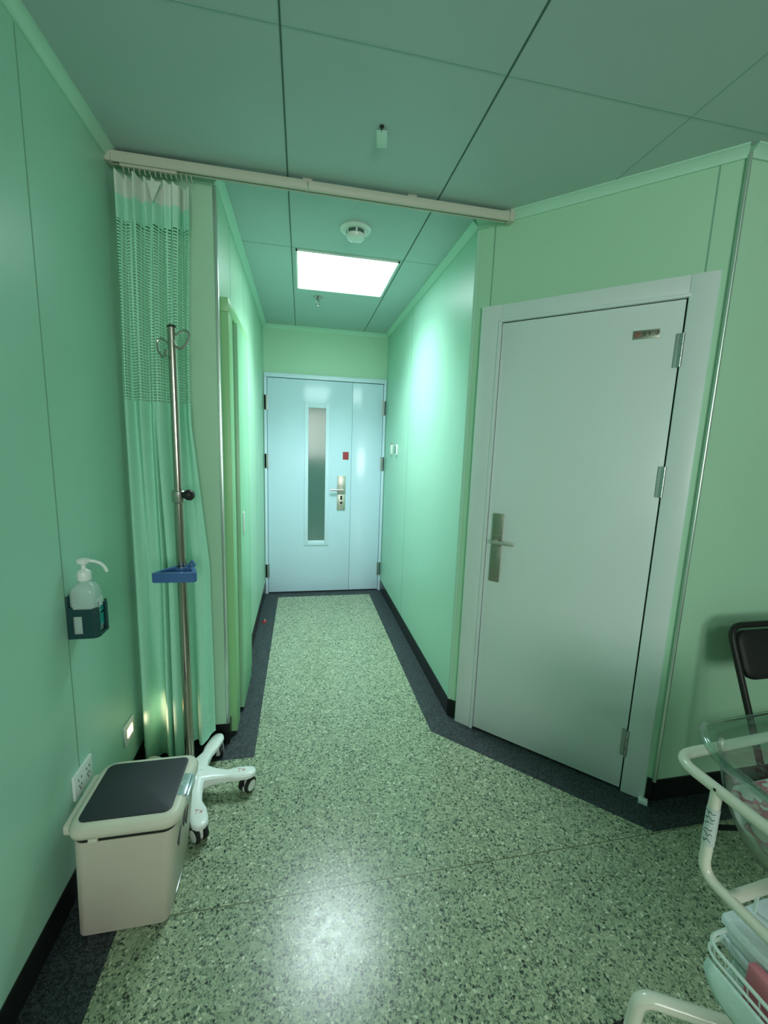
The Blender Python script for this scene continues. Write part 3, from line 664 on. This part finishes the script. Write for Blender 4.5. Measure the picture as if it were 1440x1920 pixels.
# rounded front corners
loft(b, [[(HX1-.014, HY0, z), (HX1-.004, HY0+.006, z), (HX1, HY0+.018, z), (HX1-.004, HY0+.018, z), (HX1-.008, HY0+.009, z), (HX1-.014, HY0+.004, z)] for z in (HB, HT+.002)], smooth=False)
bx(b, HX1-.004, HX1, HY0+.014, HY1-.01, HB, HB+.010)
bx(b, HX1-.004, HX1, HY1-.012, HY1-.004, HB, HT+.012); bx(b, HX0, HX1, HY1-.004, HY1, HB, HT)
link('holder_body', b, m_holder, sh)
sb = root('sanitizer_bottle', (-.677, 1.439, .868), 'clear pump bottle of hand sanitizer in the dark wall holder', 'bottle')
bc = (-.677, 1.439)
def bl(wx, wy, z, r): return rl(bc[0]-wx, bc[0]+wx, bc[1]-wy, bc[1]+wy, r, z)
b = loft(bmesh.new(), [bl(.033, .027, .868, .012), bl(.037, .030, .873, .014), bl(.037, .030, 1.000, .014), bl(.0365, .0295, 1.012, .016), bl(.033, .0275, 1.024, .018), bl(.025, .023, 1.034, .018), bl(.019, .018, 1.038, .016), bl(.0165, .0165, 1.040, .0160), bl(.0160, .0160, 1.052, .0155)])
link('bottle_body', b, m_bottle, sb, sharp=60)
link('gel', loft(bmesh.new(), [bl(.031, .025, .870, .012), bl(.035, .028, .876, .013), bl(.035, .028, .965, .013)]), m_gel, sb)['label'] = 'clear gel filling'
b = bx(bmesh.new(), bc[0]+.0372, bc[0]+.0378, 1.420, 1.462, .890, .985); lab_ = link('label', b, m_paper, sb)
b = bx(bmesh.new(), bc[0]+.0376, bc[0]+.0383, 1.424, 1.462, .892, .935); bx(b, bc[0]+.0376, bc[0]+.0383, 1.440, 1.462, .93, .955); link('label_print', b, m_teal, lab_)['label'] = 'teal lower half of the label'
b = bmesh.new()
for z in (.95, .96, .968): bx(b, bc[0]+.0377, bc[0]+.0384, 1.426, 1.431, z, z+.005)
link('label_text', b, m_ink, lab_)
pm = link('pump', lathe(bmesh.new(), [(.019, 1.046), (.0195, 1.050), (.0195, 1.070), (.017, 1.075), (.010, 1.080), (.0065, 1.083), (.006, 1.100)], *bc, 0, 24), m_white, sb)
b = lathe(bmesh.new(), [(.006, 1.096), (.0165, 1.100), (.018, 1.106), (.0175, 1.113), (.010, 1.116), (0, 1.1165)], *bc, 0, 24)
tube(b, fillet([(bc[0], bc[1], 1.108), (bc[0]+.030, bc[1]+.005, 1.106), (bc[0]+.052, bc[1]+.012, 1.090), (bc[0]+.060, bc[1]+.016, 1.066)], .02), .0048, 10)
link('pump_head', b, m_white, pm)

# ------------------------------------------------------------------ wall plates
ou = root('wall_outlet', (XL, 1.408, .37), 'white double socket plate low on the left wall above the bin', 'outlet')
link('plate', box(XL, XL+.010, 1.350, 1.466, .327, .413, bev=.003), m_white, ou)
for y in (1.382, 1.434):
    for z, dy in ((.385, -.009), (.385, .009), (.350, 0), (.362, -.006), (.362, .006)):
        link('socket_slot', box(XL+.009, XL+.0106, y+dy-.0018, y+dy+.0018, z-.004, z+.004), m_dark, ou)
nl = root('night_light', (XL, 1.782, .265), 'small glowing amber night light plate on the left wall', 'night light')
link('plate', box(XL, XL+.008, 1.735, 1.832, .218, .312, bev=.003), m_white, nl)
link('lens', box(XL+.007, XL+.0105, 1.757, 1.808, .247, .284, bev=.001), m_night, nl)['label'] = 'glowing warm lens'
nls = bpy.data.lights.new('night_light_lamp', 'SPOT'); nls.energy = .75; nls.color = (1, .46, .35); nls.spot_size = math.radians(75); nls.spot_blend = .8; nls.shadow_soft_size = .012
nlo = bpy.data.objects.new('night_light_lamp', nls); COL.objects.link(nlo); nlo.location = (XL+.02, 1.80, .27)
nlo.rotation_euler = Vector((.10, .10, -.01)).to_track_quat('-Z', 'Y').to_euler()
nlo.parent = nl; nlo.location = Vector((XL+.022, 1.79, .27))-ROOTLOC[nl.name]
def switch(y, lab):
    r_ = root('wall_switch', (XR, y, 1.47), lab, 'switch', 'switches beside the far door')
    link('plate', box(XR-.014, XR, y-.026, y+.026, 1.425, 1.515, bev=.003), m_white, r_)
    return r_
s1 = switch(3.80, 'white wall switch nearest the far door'); s2 = switch(3.60, 'white wall switch with a dark slot, nearer the viewer')
link('rocker', box(XR-.018, XR-.012, 3.785, 3.815, 1.435, 1.505, bev=.002), m_whiteg, s1)
link('tab', box(XR-.012, XR-.002, 3.790, 3.810, 1.515, 1.530), mat('tan_tab', (.35, .25, .15), .6), s1)
link('slot', box(XR-.0155, XR-.012, 3.600, 3.622, 1.437, 1.503), m_dark, s2)['label'] = 'dark slot'
ds = root('door_stop', (-.300, 3.45, 0), 'small round door stop on the dark border strip', 'door stop')
link('stop_base', lathe(bmesh.new(), [(.018, .001), (.018, .010), (.014, .016)], -.300, 3.45, 0, 20), m_redink, ds)
link('stop_cap', lathe(bmesh.new(), [(.013, .016), (.012, .024), (.006, .028), (0, .029)], -.300, 3.45, 0, 20), m_chrome, ds)

# ------------------------------------------------------------------ folding chair (backrest leans to the wall, faces the viewer)
CX0, CX1 = 1.622, 2.05
ch = root('folding_chair', (1.81, 1.05, 0), 'black folding chair with padded back against the right wall', 'chair')
def sideline(z): return 1.235-(.86-z)*.42   # y of the sloping side tube
p = [(CX0, sideline(.012), .012), (CX0, sideline(.862), .862), (CX1, sideline(.862), .862), (CX1, sideline(.012), .012)]
link('back_frame', tube(bmesh.new(), fillet(p, .06), .0115, 12), m_chairf, ch)
Tb = Matrix.Translation((1.836, sideline(.76)+.002, .76)) @ Matrix.Rotation(math.atan(-.42), 4, 'X')
b = bmesh.new(); o_ = rrect(-.200, .200, -.090, .090, .045)
loft(b, [[(x*s, yy, z*s) for x, z in o_] for s, yy in ((.93, .016), (.985, .011), (1, .002), (1, -.006), (.97, -.014), (.90, -.018))], Tb)
link('backrest', b, m_chair, ch)
b = bmesh.new(); o_ = rrect(CX0+.02, CX1-.02, .72, 1.06, .05)
loft(b, [[(1.836+(x-1.836)*s, .89+(y-.89)*s, z) for x, y in o_] for s, z in ((.96, .425), (1, .432), (1, .452), (.97, .464), (.85, .469))]); link('seat', b, m_chair, ch)
for x in (CX0+.018, CX1-.018): link('leg', tube(bmesh.new(), [(x, .76, .43), (x, 1.19, .012)], .010, 12), m_chairf, ch)
link('stretcher', tube(bmesh.new(), [(CX0+.018, 1.10, .10), (CX1-.018, 1.10, .10)], .008, 10), m_chairf, ch)
link('stretcher', tube(bmesh.new(), [(CX0, sideline(.2), .2), (CX1, sideline(.2), .2)], .008, 10), m_chairf, ch)

# ------------------------------------------------------------------ baby cot: trolley, tub, mattress, blanket, basket contents
O = Vector((.918, .775, 0)); ang = math.radians(4)
TCt = Matrix.Translation(O) @ Matrix.Rotation(ang, 4, 'Z') @ Matrix.Diagonal((1, -1, 1, 1))   # local y runs toward the viewer
CW, CLn, TR = .49, .78, .0125
ct = root('cot_trolley', tuple(O+Vector((.27, -.36, 0))), 'cream tubular baby cot trolley at the right edge', 'cot trolley')
loop = fillet([(0, 0, .76), (CW, 0, .76), (CW, CLn, .76), (0, CLn, .76)], .055, closed=True)
link('top_rail', tube(bmesh.new(), loop, TR, 16, closed=True, T=TCt), m_cot, ct)
for x in (.0, CW):
    pr_ = link('side_frame', tube(bmesh.new(), fillet([(x, .105, .76), (x, .105, .54), (x, CLn-.105, .54), (x, CLn-.105, .76)], .04), TR*.95, 14, T=TCt), m_cot, ct)
    if x == 0: sf = pr_
for y in (.165, CLn-.165): link('cross_bar', tube(bmesh.new(), [(.0, y, .54), (CW, y, .54)], TR, 14, T=TCt), m_cot, ct)
link('screw_hole', tube(bmesh.new(), [(-.0127, .108, .764), (-.0132, .108, .764)], .0035, 10, T=TCt), m_dark, ct)
# taped label with handwriting around the post
b = bmesh.new(); tube(b, [(.0, .105, .715), (.0, .105, .620)], TR*.95+.0009, 20, T=TCt, caps=False); tl = link('tape_label', b, m_tape, sf); tl['label'] = 'grey paper label with dark handwriting'
b = bmesh.new(); random.seed(3)
for i in range(6):
    z = .705-i*.014; pts = []
    for j in range(6):
        a = math.radians(150+j*16+random.uniform(-6, 6)); rr_ = TR*.95+.0016
        pts.append((rr_*math.cos(a), .105-rr_*math.sin(a)*-1*(-1), z+random.uniform(-.005, .005)))
    tube(b, pts, .0006, 5, T=TCt)
link('handwriting', b, m_ink, tl)
# pedestal and splayed feet on castors
for y in (.165, CLn-.165): link('column', tube(bmesh.new(), [(CW/2, y, .545), (CW/2, y, .165)], .018, 16, T=TCt), m_cot, ct)
link('base_beam', tube(bmesh.new(), [(CW/2, .12, .165), (CW/2, CLn-.12, .165)], .02, 16, T=TCt), m_cot, ct)
for (x, y, y2) in ((-.09, .075, .27), (CW+.09, .075, .27), (-.09, CLn-.075, CLn-.27), (CW+.09, CLn-.075, CLn-.27)):
    fp = fillet([(CW/2, y2, .165), (x, y, .168), (x+(-.012 if x < 0 else .012), y, .07)], .035)
    link('foot', tube(bmesh.new(), fp, .0175, 16, T=TCt), m_cot, ct)
    xx_ = x+(-.012 if x < 0 else .012)
    b = bmesh.new()
    for s in (-1, 1): tube(b, [(xx_+s*.007, y, .034), (xx_+s*.019, y, .034)], .034, 20, T=TCt)
    bx(b, xx_-.006, xx_+.006, y-.012, y+.012, .03, .075, T=TCt); link('castor', b, m_rubber, ct)
# wire basket under the frame
BX0, BX1, BY0, BY1, BZT, BZB = -.043, CW-.02, .160, CLn-.12, .445, .33
bk = link('basket_rim', tube(bmesh.new(), fillet([(BX0, BY0, BZT), (BX1, BY0, BZT), (BX1, BY1, BZT), (BX0, BY1, BZT)], .035, closed=True), .0042, 8, closed=True, T=TCt), m_wire, ct)
link('basket_rim', tube(bmesh.new(), fillet([(BX0-.004, BY0, BZT-.020), (BX1, BY0, BZT-.02), (BX1, BY1, BZT-.02), (BX0-.004, BY1, BZT-.02)], .035, closed=True), .0035, 8, closed=True, T=TCt), m_wire, ct)
b = bmesh.new()
for i in range(22):
    y = BY0+.02+i*(BY1-BY0-.04)/21; tube(b, fillet([(BX0, y, BZT), (BX0+.03, y, BZB), (BX1-.03, y, BZB), (BX1, y, BZT)], .02, k=3), .0018, 6, T=TCt)
for i in range(12):
    x = BX0+.02+i*(BX1-BX0-.04)/11; tube(b, fillet([(x, BY0, BZT), (x, BY0+.03, BZB), (x, BY1-.03, BZB), (x, BY1, BZT)], .02, k=3), .0018, 6, T=TCt)
link('basket_wires', b, m_wire, ct)
for x in (.09, CW-.09):
    for y in (.165, CLn-.165): link('basket_hanger', tube(bmesh.new(), [(x, y, .545), (x, y, BZT)], .004, 8, T=TCt), m_wire, ct)
# tub: clear acrylic with rolled lip
def tubloop(x0, x1, y0, y1, r, z): return [(x, y, z) for x, y in rrect(x0, x1, y0, y1, r, 8)]
tbz = lambda y: 0
prof = [(.006, .012, .100, .802), (-.003, .002, .110, .800), (-.008, -.003, .112, .793), (-.006, -.001, .112, .785), (.004, .008, .108, .782), (.016, .022, .10, .786), (.024, .032, .095, .775), (.030, .040, .09, .74), (.042, .056, .085, .68), (.070, .095, .08, .61), (.115, .150, .07, .575)]
loops = [[(x, y, z) for x, y in rrect(.0+i_, CW-i_, .0+j_, CLn-j_, r_, 8)] for i_, j_, r_, z in prof]
# the head end of the rim lifts
def lift(y): 
    t_ = max(0, 1-y/.24); return t_*t_*(3-2*t_)
loops = [[(x, y, z + .052*lift(math.hypot(min(x, CW-x)-.04, y-.02)*(1 if y < CLn/2 else 9))*max(0, min(1, (z-.60)/.18))) for x, y, z in l] for l in loops]
b = loft(bmesh.new(), loops, TCt, cap0=False, cap1=True)
tb = link('cot_tub', b, m_acryl, None, tuple(O+Vector((.27, -.36, .575))), sharp=180); tag(tb, 'clear acrylic baby cot tub with a rolled lip, set in the cream trolley', 'cot tub')
md = tb.modifiers.new('thick', 'SOLIDIFY'); md.thickness = .004; md.offset = -1
# mattress
def ins(i_, j_, r_, z, dx=0): return [(x+dx, y, z) for x, y in rrect(i_, CW-i_, j_, CLn-j_, r_, 8)]
b = loft(bmesh.new(), [ins(.135, .175, .06, .582), ins(.100, .130, .07, .594), ins(.086, .112, .075, .612), ins(.092, .118, .075, .620), ins(.12, .14, .06, .622)], TCt)
mt = link('cot_mattress', b, m_cream, None, tuple(O+Vector((.27, -.36, .584)))); tag(mt, 'pale yellow cot mattress inside the clear tub', 'mattress')
# printed blanket, crumpled over the mattress
def crump(l): return [(x, y, z + (.010*math.sin(26*x+7*y)*math.sin(19*y+2) + .005*math.sin(60*x+31*y))*min(1, max(0, (z-.64)/.04))) for x, y, z in l]
rings = [ins(.088, .114, .075, .626), ins(.074, .098, .08, .636), ins(.062, .082, .085, .656), ins(.053, .070, .085, .680), ins(.050, .064, .085, .700), ins(.052, .066, .085, .712), ins(.062, .078, .08, .722)]
for i in range(1, 9): rings.append(ins(.062+i*.021, .078+i*.034, max(.004, .08-i*.0095), .722-.002*i))
b = loft(bmesh.new(), [crump(r) for r in rings], TCt)
bl_ = link('baby_blanket', b, m_print, None, tuple(O+Vector((.27, -.36, .67))), sharp=180); tag(bl_, 'pink and white printed blanket lying in the clear cot tub', 'blanket')
# basket contents
def folded(name, x0, x1, y0, y1, z0, z1, m, lab, cat, layers=3, tilt=0):
    b = bmesh.new(); h = (z1-z0)/layers
    for k_ in range(layers):
        j = .004*math.sin(k_*2.3); bx(b, x0+j, x1-j, y0+.006*(k_ % 2), y1, z0+k_*h, z0+(k_+1)*h-.001, T=TCt @ Matrix.Translation((0, 0, 0)) , bev=min(.006, h*.42), seg=3)
    bmesh.ops.subdivide_edges(b, edges=[e for e in b.edges if e.calc_length() > .08], cuts=6, use_grid_fill=True)
    for v_ in b.verts: v_.co.z += .003*math.sin(v_.co.x*60+v_.co.y*41)
    o = link(name, b, m, None, tuple(TCt @ Vector(((x0+x1)/2, (y0+y1)/2, z0)))); tag(o, lab, cat); return o
folded('folded_towel', .014, .30, .150, .60, .405, .482, m_towel, 'white folded towel lying on top in the wire basket, beside the pink cloth', 'towel', 3)
folded('pink_cloth', -.016, .008, .225, .52, .338, .462, m_pink, 'narrow pink cloth tucked beside the white towel in the basket', 'cloth', 1)
folded('cloth_stack', .012, .30, .175, .60, .336, .400, m_towel2, 'pale green cloth stack under the white towel in the wire basket', 'cloth', 2)
# pale cloth liner hanging outside the basket
b = bmesh.new(); G = []
for i in range(29):
    row = []
    for j in range(9):
        y = .178+i/28*.47; v = j/8
        zz = BZT-.024-(.085-.06*math.exp(-i/3))*v
        row.append(b.verts.new(TCt @ Vector((BX0-.010-.008*math.sin(v*2.4)-.005*math.sin(i*.9)*v, y, zz))))
    G.append(row)
for i in range(28):
    for j in range(8): b.faces.new((G[i][j], G[i+1][j], G[i+1][j+1], G[i][j+1]))
bmesh.ops.recalc_face_normals(b, faces=b.faces[:])
ln = link('basket_liner', b, m_towel2, None, tuple(TCt @ Vector((BX0, .3, .35))), sharp=180); tag(ln, 'pale green cloth draped over the side of the wire basket', 'cloth')
md = ln.modifiers.new('thick', 'SOLIDIFY'); md.thickness = .003
